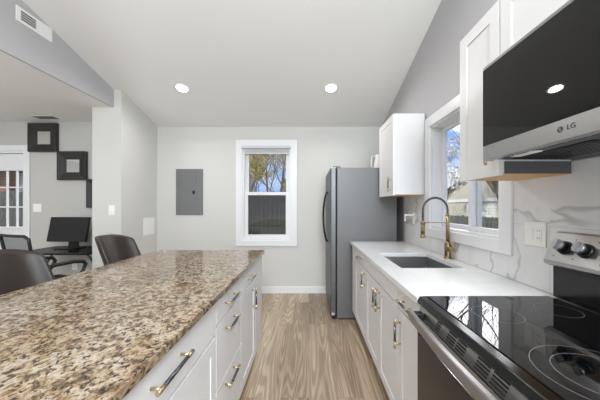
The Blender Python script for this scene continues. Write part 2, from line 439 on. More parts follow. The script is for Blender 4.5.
# office walls
YO = 3.85
DX0, DX1, DZ1 = -5.02, -4.107, 2.12
mb = MB()
mb.box(XL, DX0, YO, YO+.15, 0, ZL); mb.box(DX1, -2.667, YO, YO+.15, 0, ZL); mb.box(DX0, DX1, YO, YO+.15, DZ1, ZL)
struct('wall_office', mb, 'wall_office')
mb = MB().box(XL-.15, XL, YF-.15, YO+.15, 0, ZL); struct('wall_far_left', mb, 'wall_office')
mb = MB().prism([(XL, 0), (XR, 0), (XR, 2.6), (XH, 2.6), (XH, ZL), (XL, ZL)], 'y', YF-.15, YF); mb.box(XH-.119, XR-.001, YF-.149, YF, 2.5, zc(YF)-.002)
struct('wall_front', mb, 'wall')

# baseboards
mb = MB().box(-2.29, 1.10, YB-.014, YB, 0, 0.092); mb.box(-2.29, 1.10, YB-.010, YB, 0.092, 0.10); struct('baseboard_back', mb, 'trim')
mb = MB().box(-2.31, -2.296, 3.28, YB-.015, 0, 0.095); mb.box(-2.666, -2.296, 3.266, 3.28, 0, 0.095); struct('baseboard_left', mb, 'trim')
mb = MB().box(-4.015, -2.667, YO-.014, YO, 0, 0.095); struct('baseboard_office', mb, 'trim')

# marble backsplash on the right wall (around the window casing)
CY0, CY1, CZ0, CZ1 = 1.44, 2.51, 1.045, 2.127
bs = 0.008
mb = MB()
mb.box(XR-bs, XR-.0005, -0.30, 3.085, 0.915, CZ0-.001)
mb.box(XR-bs, XR-.0005, -0.30, CY0-.001, CZ0-.001, 1.50); mb.box(XR-bs, XR-.0005, CY1+.001, 3.085, CZ0-.001, 1.44)
struct('wall_backsplash', mb, 'marble')

# ---- back window (double hung)
def double_hung():
    mb = MB(); y = YB
    mb.box(-1.111, BX0+.004, y-.02, y, .715, 2.329); mb.box(BX1-.004, -.183, y-.02, y, .715, 2.329)
    mb.box(BX0, BX1, y-.02, y, BZ1-.004, 2.329); mb.box(BX0, BX1, y-.02, y, .715, BZ0+.004)
    w = struct('window_1', mb, 'trim', bevel=.003)
    mb = MB()   # jamb liner
    mb.box(BX0, BX0+.03, y, y+.13, BZ0, BZ1); mb.box(BX1-.03, BX1, y, y+.13, BZ0, BZ1)
    mb.box(BX0+.03, BX1-.03, y, y+.13, BZ1-.03, BZ1); mb.box(BX0+.03, BX1-.03, y, y+.13, BZ0, BZ0+.03)
    struct('window_frame', mb, 'trim', w)
    x0, x1 = BX0+.03, BX1-.03
    zm = 1.505
    def sash(z0, z1, yy, tr, br):
        mb = MB(); s = .052
        mb.box(x0, x0+s, yy, yy+.035, z0, z1); mb.box(x1-s, x1, yy, yy+.035, z0, z1)
        mb.box(x0+s, x1-s, yy, yy+.035, z1-tr, z1); mb.box(x0+s, x1-s, yy, yy+.035, z0, z0+br)
        o = struct('window_sash', mb, 'trim', w, bevel=.003)
        mb = MB().box(x0+s, x1-s, yy+.015, yy+.019, z0+br, z1-tr); struct('window_pane', mb, 'glass', o)
    sash(zm-.012, BZ1-.03, y+.075, .06, .04)
    sash(BZ0+.03, zm+.035, y+.030, .05, .055)
    mb = MB().box(x0+.01, x1-.01, y+.122, y+.124, BZ0+.03, zm); struct('insect_screen', mb, 'insect_screen', w)
    return w
double_hung()
# blind gathered at the top of the back window
t = thing('window_blind', 'white blind fully raised at the top of the back window', 'blind', (-.65, YB-.005, 2.19))
mb = MB().box(BX0+.002, BX1-.002, YB-.045, YB+.02, 2.196, 2.236); obj('headrail', mb, 'blind_gray', t, .003)
mb = MB()
for k in range(9): mb.box(BX0+.02, BX1-.02, YB-.012, YB+.012, 2.138+k*.0066, 2.1425+k*.0066)
obj('slats', mb, 'blind_gray', t)
mb = MB().box(BX0+.018, BX1-.018, YB-.014, YB+.014, 2.118, 2.134); obj('bottom_rail', mb, 'trim', t, .003)
mb = MB().tube([(BX0+.045, YB-.02, 2.20), (BX0+.047, YB-.022, 1.62)], .004, 8); obj('tilt_wand', mb, 'plastic_white', t)

# ---- right window (sliding, two panes)
def slider():
    mb = MB(); x = XR
    mb.box(x-.022, x, CY0, WY0+.004, CZ0, CZ1); mb.box(x-.022, x, WY1-.004, CY1, CZ0, CZ1)
    mb.box(x-.022, x, WY0, WY1, WZ1-.004, CZ1); mb.box(x-.022, x, WY0, WY1, CZ0, WZ0+.004)
    w = struct('window_2', mb, 'trim', bevel=.003)
    mb = MB()
    mb.box(x, x+.135, WY0, WY0+.02, WZ0, WZ1); mb.box(x, x+.135, WY1-.02, WY1, WZ0, WZ1)
    mb.box(x, x+.135, WY0+.02, WY1-.02, WZ1-.02, WZ1); mb.box(x, x+.135, WY0+.02, WY1-.02, WZ0, WZ0+.022)
    struct('window_frame', mb, 'trim', w)
    def sash(y0, y1, xx):
        mb = MB(); s = .042; z0, z1 = WZ0+.022, WZ1-.02
        mb.box(xx, xx+.03, y0, y0+s, z0, z1); mb.box(xx, xx+.03, y1-s, y1, z0, z1)
        mb.box(xx, xx+.03, y0+s, y1-s, z1-s, z1); mb.box(xx, xx+.03, y0+s, y1-s, z0, z0+s*.8)
        o = struct('window_sash', mb, 'trim', w, bevel=.003)
        mb = MB().box(xx+.013, xx+.017, y0+s, y1-s, z0+s*.8, z1-s); struct('window_pane', mb, 'glass', o)
    ym = 1.91
    sash(WY0+.02, ym+.025, x+.045); sash(ym-.025, WY1-.02, x+.085)
slider()

# ---- office door with nine lights
def office_door():
    mb = MB(); y = YO
    mb.box(DX1-.004, -4.02, y-.02, y, 0, 2.20); mb.box(-5.107, DX0+.004, y-.02, y, 0, 2.20); mb.box(DX0, DX1, y-.02, y, DZ1-.004, 2.20)
    d = struct('door_1', mb, 'trim', bevel=.004)
    mb = MB(); mb.box(DX0, DX0+.02, y, y+.14, 0, DZ1); mb.box(DX1-.02, DX1, y, y+.14, 0, DZ1); mb.box(DX0+.02, DX1-.02, y, y+.14, DZ1-.03, DZ1)
    struct('door_frame', mb, 'trim', d)
    x0, x1 = DX0+.022, DX1-.022; yy = y+.05
    gx0, gx1, gz0, gz1 = x0+.10, x1-.012, 1.02, 1.84
    mb = MB(); mb.box(x0, gx0, yy, yy+.042, .01, 2.085); mb.box(gx1, x1, yy, yy+.042, .01, 2.085)
    mb.box(gx0, gx1, yy, yy+.042, gz1, 2.085); mb.box(gx0, gx1, yy, yy+.042, .01, gz0)
    mb.box(gx0-.02, gx1+.012, yy-.012, yy, gz1, gz1+.03); mb.box(gx0-.02, gx1+.012, yy-.012, yy, gz0-.03, gz0)
    mb.box(gx0+.02, gx1-.02, yy-.010, yy, .16, .86)
    leaf = struct('door_leaf', mb, 'trim', d, .004)
    mb = MB(); n = 5
    for k in range(1, n): 
        xx = gx1-.145*k
        if xx > gx0+.05: mb.box(xx-.010, xx+.010, yy+.010, yy+.030, gz0, gz1)
    for zz in (1.309, 1.597): mb.box(gx0, gx1, yy+.011, yy+.029, zz-.010, zz+.010)
    struct('door_muntin', mb, 'trim', leaf)
    mb = MB().box(gx0, gx1, yy+.018, yy+.022, gz0, gz1); struct('door_pane', mb, 'glass', leaf)
    mb = MB().cyl((DX0+.09, yy-.055, .95), (DX0+.09, yy, .95), .012, 12); mb.cyl((DX0+.09, yy-.07, .95), (DX0+.09, yy-.04, .95), .028, 16)
    struct('door_knob', mb, 'chrome', leaf)
office_door()

# ------------------------------------------------------------------ cabinets
def handle_mb(mb, p, axis, sgn, length=0.15, out=0.031):
    """bar pull; p = centre on the front, axis 'y' or 'z', sgn = direction of the front along X"""
    x, y, z = p; h = length/2; xo = x + sgn*out
    e = (lambda t: Vector((xo, y+t, z))) if axis == 'y' else (lambda t: Vector((xo, y, z+t)))
    b = (lambda t: Vector((x, y+t, z))) if axis == 'y' else (lambda t: Vector((x, y, z+t)))
    k = h-.022
    mb.mi = 0; mb.cyl(e(-k+.012), e(k-.012), .0066, 12)
    mb.mi = 1
    for s in (-1, 1):
        mb.cyl(b(s*k), e(s*k), .0046, 10); mb.cyl(e(s*(k-.014)), e(s*h), .0072, 12)
    return mb
def slab_front(y0, y1, z0, z1, x, sgn):
    return MB().box(x, x+sgn*.019, y0, y1, z0, z1)
def shaker(y0, y1, z0, z1, x, sgn, rail=.06):
    mb = MB(); mb.box(x, x+sgn*.0145, y0+.01, y1-.01, z0+.01, z1-.01)
    xo = x+sgn*.019
    mb.box(x, xo, y0, y0+rail, z0, z1); mb.box(x, xo, y1-rail, y1, z0, z1)
    mb.box(x, xo, y0+rail, y1-rail, z1-rail, z1); mb.box(x, xo, y0+rail, y1-rail, z0, z0+rail)
    return mb
G = 0.003
def base_cabinet(name, label, y0, y1, xf, xb, sgn, fronts, group=None, toe=True, hole=None):
    """xf = plane of the carcass front; fronts = list of (kind, y0, y1, z0, z1, handle or None)"""
    t = thing(name, label, 'cabinet', (0.5*(xf+xb), 0.5*(y0+y1), 0), group)
    mb = MB(); th = .018
    xa = xf + (-sgn)*0.0
    z1 = .8835
    mb.box(xf, xb, y0+.0006, y0+th, .115, z1); mb.box(xf, xb, y1-th, y1-.0006, .115, z1)
    mb.box(xf, xb, y0+th, y1-th, .115, .135); mb.box(xb-sgn*-.001, xb+sgn*.012, y0+th, y1-th, .135, z1)
    mb.box(xf, xf-sgn*.018, y0+th, y1-th, .845, z1); mb.box(xf, xf-sgn*.10, y0+th, y1-th, .72, .725)
    obj('carcass', mb, 'cab', t)
    if toe:
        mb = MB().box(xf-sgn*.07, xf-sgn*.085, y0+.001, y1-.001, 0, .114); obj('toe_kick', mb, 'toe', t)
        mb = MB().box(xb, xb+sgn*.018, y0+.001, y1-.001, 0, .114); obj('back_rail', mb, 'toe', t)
    for kind, a, b, c, d, h in fronts:
        f = {'door': shaker, 'drawer': slab_front, 'false': slab_front}[kind](a+G, b-G, c, d, xf, sgn)
        o = obj({'door': 'door', 'drawer': 'drawer', 'false': 'front_panel'}[kind], f, 'cab', t, .0008)
        if h:
            ax, hy, hz, ln = h
            obj('handle', handle_mb(MB(), (xf+sgn*.019, hy, hz), ax, sgn, ln), ['handle_bar', 'gold'], o)
    return t
XCF = 0.515    # carcass front, right run  (door face at 0.496)
XCB = 1.10
base_cabinet('base_cabinet', 'white base cabinet under the counter, between fridge and sink cabinet', 2.32, 3.05, XCF, XCB, -1,
    [('drawer', 2.32, 2.87, .765, .872, ('y', 2.58, .818, .15)), ('door', 2.32, 2.87, .125, .755, ('z', 2.365, .665, .15)), ('false', 2.87, 3.05, .125, .872, None)])
base_cabinet('sink_cabinet', 'wide white double-door cabinet under the sink', 1.487, 2.32, XCF, XCB, -1,
    [('false', 1.487, 2.32, .765, .872, None), ('door', 1.487, 1.9035, .125, .755, ('z', 1.866, .655, .15)), ('door', 1.9035, 2.32, .125, .755, ('z', 1.941, .655, .15))])
base_cabinet('base_cabinet', 'narrow white drawer-and-door cabinet right beside the oven range', 1.185, 1.487, XCF, XCB, -1,
    [('drawer', 1.185, 1.487, .755, .872, ('y', 1.336, .815, .15)), ('door', 1.185, 1.487, .125, .745, ('z', 1.445, .625, .16))])

# quartz worktop with the sink cut-out
SX0, SX1, SY0, SY1 = .60, 1.005, 1.73, 2.28
mb = MB()
def slab_with_hole(mb, x0, x1, y0, y1, hx0, hx1, hy0, hy1, z0, z1):
    bm = mb.bm
    def ring(z): return [bm.verts.new(p) for p in ((x0,y0,z),(x1,y0,z),(x1,y1,z),(x0,y1,z))], [bm.verts.new(p) for p in ((hx0,hy0,z),(hx1,hy0,z),(hx1,hy1,z),(hx0,hy1,z))]
    o0, i0 = ring(z0); o1, i1 = ring(z1)
    for k in range(4):
        j = (k+1) % 4
        bm.faces.new((o1[k], o1[j], i1[j], i1[k])); bm.faces.new((o0[j], o0[k], i0[k], i0[j]))
        bm.faces.new((o0[k], o0[j], o1[j], o1[k])); bm.faces.new((i0[j], i0[k], i1[k], i1[j]))
slab_with_hole(mb, .47, XR-bs-.001, 1.162, 3.075, SX0, SX1, SY0, SY1, .884, .914)
o = obj('worktop', mb, 'quartz', None, .003); tag(o, 'white quartz worktop along the right wall holding the undermount sink', 'worktop')
# sink
t = thing('sink', 'rectangular undermount steel sink set into the white worktop', 'sink', (.79, 1.98, .68))
mb = MB(); e = .006; bz = .70
mb.box(SX0-.02, SX0+e-.008, SY0-.02, SY1+.02, bz, .8835); mb.box(SX1-e+.008, SX1+.02, SY0-.02, SY1+.02, bz, .8835)
mb.box(SX0-.002, SX1+.002, SY0-.02, SY0+e-.008, bz, .8835); mb.box(SX0-.002, SX1+.002, SY1-e+.008, SY1+.02, bz, .8835)
mb.box(SX0-.02, SX1+.02, SY0-.02, SY1+.02, bz-.012, bz)
obj('basin', mb, 'sink', t)
mb = MB().cyl((.79, 1.98, bz), (.79, 1.98, bz+.004), .045, 24); obj('drain', mb, 'chrome', t)

# faucet
FX, FY = 1.066, 2.05
t = thing('faucet', 'brass pull-down spring faucet standing behind the sink', 'faucet', (FX, FY, .914))
mb = MB().cyl((FX, FY, .9143), (FX, FY, .924), .030); mb.cyl((FX, FY, .924), (FX, FY, 1.03), .0235); mb.cyl((FX, FY, 1.03), (FX, FY, 1.045), .0235, r2=.015)
obj('base', mb, 'brass', t, .002)
mb = MB().cyl((FX, FY, 1.045), (FX, FY, 1.25), .0135); mb.cyl((FX, FY, 1.24), (FX, FY, 1.256), .0155); obj('riser', mb, 'brass', t)
arc = []
top = 1.285; R = .0975
arc.append(Vector((FX, FY, 1.256))); arc.append(Vector((FX, FY, top-.01)))
for k in range(25):
    a = PI*k/24; arc.append(Vector((FX - R + R*math.cos(a), FY-.01*k/24, top + .095*math.sin(a))))
arc.append(Vector((FX-2*R, FY-.01, 1.205)))
mb = MB().tube(arc, .0075, 12); obj('hose', mb, 'black_plastic', t)
# coil around the hose
def resample(pts, n):
    d = [0]
    for a, b in zip(pts, pts[1:]): d.append(d[-1]+(b-a).length)
    out = []
    for i in range(n):
        s = d[-1]*i/(n-1); k = 0
        while k < len(d)-2 and d[k+1] < s: k += 1
        out.append(pts[k].lerp(pts[k+1], (s-d[k])/max(1e-9, d[k+1]-d[k])))
    return out
turns = 26; path = resample(arc, turns*8+1); coil = []
for i, p in enumerate(path):
    d = (path[min(i+1, len(path)-1)] - path[max(i-1, 0)]).normalized(); yv = Vector((0, 1, 0)); a = d.cross(yv).normalized(); th = 2*PI*i/8
    coil.append(p + (a*math.cos(th)+yv*math.sin(th))*.0098)
mb = MB().tube(coil, .0017, 5); obj('spring', mb, 'chrome', t)
hx = FX-2*R
mb = MB().cyl((hx, FY-.01, 1.205), (hx, FY-.01, 1.19), .012, r2=.0165); mb.cyl((hx, FY-.01, 1.19), (hx, FY-.01, 1.10), .0165); mb.cyl((hx, FY-.01, 1.10), (hx, FY-.01, 1.075), .0165, r2=.022)
mb.box(hx-.008, hx+.008, FY-.031, FY-.024, 1.12, 1.165)
obj('spray_head', mb, 'brass', t)
mb = MB().tube([(FX-.012, FY, 1.19), (hx+.02, FY-.01, 1.19)], .0035, 8); mb.cyl((hx, FY-.01, 1.183), (hx, FY-.01, 1.197), .0215); obj('holder_arm', mb, 'brass', t)
mb = MB().cyl((FX, FY-.02, .99), (FX, FY-.062, .99), .0165); mb.tube([(FX, FY-.048, .995), (FX-.004, FY-.052, 1.03), (FX-.012, FY-.054, 1.075)], [.006, .005, .0045], 10); obj('lever', mb, 'brass', t)

# ------------------------------------------------------------------ island
XIF = -.449      # carcass front (door face at -.43)
XIB = -1.06
base_cabinet('island_cabinet', 'white island cabinet with one wide drawer above double doors', .38, 1.235, XIF, XIB, 1,
    [('drawer', .38, 1.235, .72, .872, ('y', .81, .815, .215)), ('door', .38, .8075, .12, .71, None), ('door', .8075, 1.235, .12, .71, None)])
base_cabinet('island_cabinet', 'white three-drawer stack in the middle of the island', 1.235, 1.685, XIF, XIB, 1,
    [('drawer', 1.235, 1.685, .755, .872, ('y', 1.44, .818, .19)), ('drawer', 1.235, 1.685, .455, .745, ('y', 1.44, .69, .19)), ('drawer', 1.235, 1.685, .12, .445, ('y', 1.44, .40, .19))])
base_cabinet('island_cabinet', 'white island cabinet at the far end with small drawer over a tall door', 1.685, 2.43, XIF, XIB, 1,
    [('drawer', 1.685, 2.13, .755, .872, ('y', 1.93, .80, .16)), ('door', 1.685, 2.13, .12, .745, ('z', 2.02, .62, .17)), ('false', 2.13, 2.43, .12, .872, None)])
base_cabinet('island_cabinet', 'white island cabinet nearest to the camera, below the granite', -.22, .38, XIF, XIB, 1,
    [('drawer', -.22, .38, .72, .872, ('y', .08, .815, .215)), ('door', -.22, .38, .12, .71, ('z', .32, .62, .17))])
mb = MB().box(-1.385, -.41, -.25, 2.455, .884, .914)
o = obj('countertop', mb, 'granite', None, .004, 3); tag(o, 'speckled brown granite countertop on the kitchen island', 'worktop')

# ------------------------------------------------------------------ wall cabinets
def wall_cabinet(name, label, y0, y1, z0, z1, doors, xf=.82, under='natural_wood'):
    t = thing(name, label, 'cabinet', (.5*(xf+XR), .5*(y0+y1), z0))
    xb = XR-bs-.0005 if z0 < 1.49 else XR-.001
    mb = MB(); th = .016
    mb.box(xf, xb, y0+.0006, y0+th, z0+.004, z1); mb.box(xf, xb, y1-th, y1-.0006, z0+.004, z1); mb.box(xf, xb, y0+th, y1-th, z1-th, z1)
    mb.box(xb-.008, xb, y0+th, y1-th, z0+.02, z1-th); mb.box(xf, xf+.018, y0+th, y1-th, z0+.004, z0+.035)
    obj('carcass', mb, 'cab', t)
    mb = MB().box(xf+.001, xb, y0+.001, y1-.001, z0, z0+.012); obj('bottom_panel', mb, under, t)
    for a, b, hy, hz in doors:
        o = obj('door', shaker(a+G, b-G, z0-.004, z1, xf, -1), 'cab', t, .0008)
        if hy is not None: obj('handle', handle_mb(MB(), (xf-.019, hy, hz), 'z', -1, .145), ['handle_bar', 'gold'], o)
    return t
wall_cabinet('wall_cabinet', 'white wall cabinet mounted between fridge and window', 2.54, 3.04, 1.425, 2.20, [(2.54, 3.04, 2.60, 1.53)])
nc = wall_cabinet('wall_cabinet', 'narrow white wall cabinet between the window and the microwave', 1.122, 1.42, 1.448, 2.185, [(1.122, 1.42, 1.165, 1.565)])
mb = MB().box(.8215, 1.1012, 1.1195, 1.1224, 1.4495, 1.5015); o = obj('side_strip', mb, 'strip_gray', nc); o['label'] = 'dark gray strip on the cabinet side below the microwave'  # thin dark gray sheet laid over the white cabinet side
wall_cabinet('wall_cabinet', 'white wall cabinet directly above the microwave', .36, 1.12, 1.895, 2.185, [(.36, .74, None, None), (.74, 1.12, None, None)], under='cab')

# ------------------------------------------------------------------ refrigerator
t = thing('refrigerator', 'tall gray side-by-side refrigerator at the end of the right counter', 'refrigerator', (.65, 3.55, 0))
mb = MB().box(.325, 1.02, 3.095, 3.995, .016, 1.765); obj('cabinet', mb, 'fridge_side', t, .006)
for (a, b, hy) in ((3.095, 3.542, 3.505), (3.548, 3.995, 3.585)):
    mb = MB().box(.25, .318, a, b, .060, 1.77); o = obj('door', mb, 'steel_dark', t, .012, 3)
    pts = []
    for k in range(13):
        s = k/12; zz = .86 + .64*s; pts.append((.25 - .018 - .042*math.sin(PI*s)**.7, hy, zz))
    pts = [(.252, hy, .86)] + pts + [(.252, hy, 1.50)]
    mb = MB().tube(pts, .0115, 10); obj('handle', mb, 'black_metal', o)
mb = MB().box(.27, .315, 3.10, 3.99, .012, .057); obj('kick_grille', mb, 'black_plastic', t, .004)
for yy in (3.12, 3.93):
    mb = MB().box(.285, .37, yy, yy+.045, 1.766, 1.79); obj('hinge_cover', mb, 'fridge_side', t, .006)
for yy in (3.14, 3.95):
    for xx in (.36, .97):
        mb = MB().cyl((xx, yy, 0), (xx, yy, .02), .02, 16); obj('foot', mb, 'black_plastic', t)
mb = MB(); mb.box(.262, .30, 3.086, 3.094, .055, .085); obj('hinge_pin', mb, 'chrome', t)

# jug on the fridge
t = thing('pitcher', 'white handled pitcher standing on top of the refrigerator, half hidden', 'pitcher', (.93, 3.55, 1.765))
cx, cy = .93, 3.55
prof = [(0, .062), (.03, .066), (.12, .062), (.17, .052), (.205, .046), (.235, .050)]
mb = MB(); mb.tube([(cx, cy, 1.766+z) for z, r in prof], [r for z, r in prof], 24); obj('body', mb, 'plastic_white', t)
mb = MB().tube([(cx-.045, cy, 1.98), (cx-.085, cy, 1.985), (cx-.098, cy, 1.965), (cx-.098, cy, 1.86), (cx-.085, cy, 1.83), (cx-.05, cy, 1.825)], .009, 10); obj('handle', mb, 'plastic_white', t)

# ------------------------------------------------------------------ range
RY0, RY1 = .396, 1.157
t = thing('kitchen_range', 'stainless electric range with a black glass cooktop', 'oven', (.78, .785, 0))
mb = MB().box(.515, 1.095, RY0+.003, RY1-.003, .06, .895); obj('body', mb, 'black_plastic', t)
mb = MB().box(.60, 1.05, RY0+.02, RY1-.02, .0, .058); obj('base', mb, 'black_plastic', t)
# cooktop
mb = MB().prism([(.468, .899), (.478, .922), (.505, .924), (1.04, .924), (1.04, .896), (.475, .890)], 'y', RY0, RY1); obj('cooktop_frame', mb, 'black_gloss', t, .003)
mb = MB().box(.508, 1.028, RY0+.012, RY1-.012, .9245, .9275); ct = obj('cooktop_glass', mb, 'glass_black', t, .001)
def ring(cx, cy, r, w=.0008):
    mb = MB(); n = 72; bm = mb.bm; z = .9279
    a = [bm.verts.new((cx+(r-w)*math.cos(2*PI*k/n), cy+(r-w)*math.sin(2*PI*k/n), z)) for k in range(n)]
    b = [bm.verts.new((cx+(r+w)*math.cos(2*PI*k/n), cy+(r+w)*math.sin(2*PI*k/n), z)) for k in range(n)]
    for k in range(n): bm.faces.new((a[k], b[k], b[(k+1) % n], a[(k+1) % n]))
    return mb
M['mark'] = principled('pale_printed_mark', rgb(105, 105, 106), 0.4)
for (cx, cy, rs) in ((.67, .95, (.078,)), (.92, .985, (.068,)), (.67, .60, (.135, .095)), (.91, .60, (.085,))):
    for r in rs: obj('burner_ring', ring(cx, cy, r), 'mark', ct)
# vent strip under the cooktop with dark slots
mb = MB().prism([(.488, .8895), (.515, .8895), (.515, .80), (.4685, .846)], 'y', RY0+.004, RY1-.004); vp = obj('vent_strip', mb, 'steel', t, .001)
groups = [(.985, .030), (.895, .046), (.838, .046), (.735, .054), (.668, .054), (.575, .030)]
for (yc, w) in groups:
    mb = MB()
    for k in range(4):
        z = .854+k*.0087; x = .4685+(z-.846)*(.488-.4685)/(.8895-.846)
        mb.box(x-.0016, x+.006, yc-w/2, yc+w/2, z-.0024, z+.0024)
    obj('vent_grille', mb, 'dark_slot', vp)
# oven door
mb = MB().box(.468, .512, RY0+.004, RY1-.004, .24, .842); od = obj('oven_door', mb, 'black_gloss', t, .004)
mb = MB().box(.462, .467, RY0+.02, RY1-.02, .29, .77); obj('oven_window', mb, 'oven_glass', od, .002)
mb = MB().box(.464, .468, RY0+.004, RY1-.004, .79, .842); obj('door_top_band', mb, 'steel', od)
# wide bowed handle
prof = []
mb = MB(); n = 28; rows = []
for i in range(n+1):
    s = i/n; y = RY0+.012 + (RY1-RY0-.024)*s; bow = .022*math.sin(PI*s)**.8
    xo = .424-bow
    sec = [(xo+.003, .838), (xo, .842), (xo, .872), (xo+.003, .876), (xo+.016, .876), (xo+.018, .860), (xo+.012, .838)]
    rows.append([mb.bm.verts.new((a, y, b)) for a, b in sec])
for i in range(n):
    for k in range(7): 
        f = mb.bm.faces.new((rows[i][k], rows[i][(k+1) % 7], rows[i+1][(k+1) % 7], rows[i+1][k]))
mb.bm.faces.new(rows[0]); mb.bm.faces.new(rows[-1][::-1])
hd = obj('handle', mb, 'steel', od)
for yy in (RY0+.05, RY1-.05):
    mb = MB().box(.436, .47, yy-.018, yy+.018, .848, .872); obj('bracket', mb, 'black_plastic', od, .003)
mb = MB().box(.468, .512, RY0+.004, RY1-.004, .065, .232); obj('storage_drawer', mb, 'steel', t, .004)
# back guard
mb = MB().prism([(1.098, .925), (1.042, .9285), (1.042, 1.075), (1.098, 1.075)], 'y', RY0+.018, RY1-.018); obj('back_guard', mb, 'black_gloss', t, .002)
mb = MB().prism([(1.098, 1.06), (1.036, 1.06), (1.017, 1.070), (1.017, 1.086), (1.070, 1.198), (1.080, 1.204), (1.098, 1.204)], 'y', RY0, RY1); cp = obj('control_panel', mb, 'steel', t, .002)
u = Vector((1.070-1.017, 0, 1.198-1.086)).normalized(); nrm = Vector((-u.z, 0, u.x))
mid = Vector((1.0435, 0, 1.142))
for yy in (1.086, 1.004, .551, .469):
    c = mid + Vector((0, yy, 0)) + nrm*.001
    mb = MB(); mb.cyl(c, c+nrm*.010, .029, 28, r2=.027); kb = obj('knob', mb, 'black_plastic', cp)
    mb = MB(); mb.mi = 0; mb.cyl(c+nrm*.010, c+nrm*.034, .0225, 24, r2=.0205)
    mb.mi = 1; mb.cyl(c+nrm*.026, c+nrm*.0365, .0225, 24, r2=.0215)
    a = Vector((0, 1, 0)); q = c+nrm*.0365
    bmv = []
    # raised grip bar across the knob, standing along the panel slope
    for dz in (0, .010):
        for (pa, pu) in ((-.006, -.020), (.006, -.020), (.006, .020), (-.006, .020)):
            bmv.append(mb.bm.verts.new(q + nrm*dz + a*pa + u*pu))
    mb.mi = 1
    for qd in ((0,1,2,3),(7,6,5,4),(0,4,5,1),(1,5,6,2),(2,6,7,3),(3,7,4,0)):
        f = mb.bm.faces.new([bmv[i] for i in qd]); f.material_index = 1
    me_k = obj('knob_grip', mb, ['black_plastic', 'knob_face'], kb)
    for (da, du) in ((.034, -.040), (-.030, .040)):
        mb = MB(); p = c + a*da + u*du; mb.cyl(p-nrm*.002, p+nrm*.0006, .0022, 10)
        obj('knob_mark', mb, 'dark_slot', cp)
def panel_patch(y0, y1, s0, s1, lift):
    mb = MB(); bm = mb.bm; vs_ = []
    for d in (-.002, lift):
        for (yy, s) in ((y0, s0), (y1, s0), (y1, s1), (y0, s1)): vs_.append(bm.verts.new(mid + Vector((0, yy, 0)) + u*s + nrm*d))
    for qd in ((0,1,2,3),(7,6,5,4),(0,4,5,1),(1,5,6,2),(2,6,7,3),(3,7,4,0)): bm.faces.new([vs_[i] for i in qd])
    return mb
obj('display', panel_patch(.63, .94, -.045, .045, .0015), 'glass_black', cp)

# ------------------------------------------------------------------ microwave
MX, MY0, MY1, MZ0, MZ1 = .73, .362, 1.119, 1.502, 1.890
t = thing('microwave', 'stainless over-the-range microwave mounted above the cooktop', 'microwave', (.92, .74, MZ0))
mb = MB().box(MX+.035, XR-bs-.001, MY0, MY1, MZ0+.012, MZ1); obj('body', mb, 'panel_gray', t, .002)
mb = MB(); mb.box(MX, MX+.034, MY0, MY1, MZ0, MZ0+.060); mb.box(MX, MX+.034, MY0, MY1, MZ1-.012, MZ1); mb.box(MX+.004, MX+.034, MY0, MY1, MZ0+.06, MZ1-.012)
dr = obj('door', mb, 'steel', t, .0015)
mb = MB().box(MX-.001, MX+.004, .545, MY1-.0005, MZ0+.0605, MZ1-.0125); obj('door_glass', mb, 'glass_black', dr, .0008)
mb = MB().box(MX-.001, MX+.004, MY0+.0005, .543, MZ0+.0605, MZ1-.0125); obj('control_panel', mb, 'glass_black', dr, .0008)
# emblem and lettering on the lower band
Rm = Matrix(((0, 0, -1, 0), (-1, 0, 0, 0), (0, 1, 0, 0), (0, 0, 0, 1)))
def on_band(y, z): return Matrix.Translation((MX-.0008, y, z)) @ Rm
M['mark_dark'] = principled('dark_gray_print', rgb(62, 62, 64), 0.5)
zt = MZ0+.032
obj('lettering', text_mb('LG', .021, on_band(.742, zt)), 'mark_dark', dr)
mb = MB().cyl((MX-.0008, .775, zt), (MX+.001, .775, zt), .0088, 32); em = obj('emblem', mb, 'mark_dark', dr)
mb = MB(); bm = mb.bm
for (p0, p1) in (((.775, .006), (.775, -.004)), ((.775, -.004), (.770, -.004))):
    mb.box(MX-.0012, MX-.0007, min(p0[0], p1[0])-.0009, max(p0[0], p1[0])+.0009, zt+min(p0[1], p1[1])-.0009, zt+max(p0[1], p1[1])+.0009)
mb.cyl((MX-.0012, .779, zt+.003), (MX-.0007, .779, zt+.003), .0015, 12)
obj('emblem_stroke', mb, 'steel', em)
# underside: filters, lamp lenses
mb = MB().box(MX+.036, XR-bs-.002, MY0+.01, MY1-.01, MZ0+.004, MZ0+.0115); un = obj('underside', mb, 'steel_dark', t)
for (a, b) in ((.40, .70), (.78, 1.08)):
    mb = MB()
    mb.box(.83, 1.03, a, b, MZ0+.001, MZ0+.0045)
    for k in range(9): mb.box(.84+.021*k, .85+.021*k, a+.01, b-.01, MZ0-.001, MZ0+.002)
    obj('filter', mb, 'black_metal', un)
for yy in (.50, .98):
    mb = MB().box(.775, .815, yy-.05, yy+.05, MZ0+.0005, MZ0+.0045); obj('lamp_lens', mb, 'plastic_white', un, .001)
mb = MB()
for k in range(10): mb.box(MX+.04, MX+.044, MY0+.05+.066*k, MY0+.10+.066*k, MZ0+.001, MZ0+.005)
obj('air_slots', mb, 'dark_slot', un)

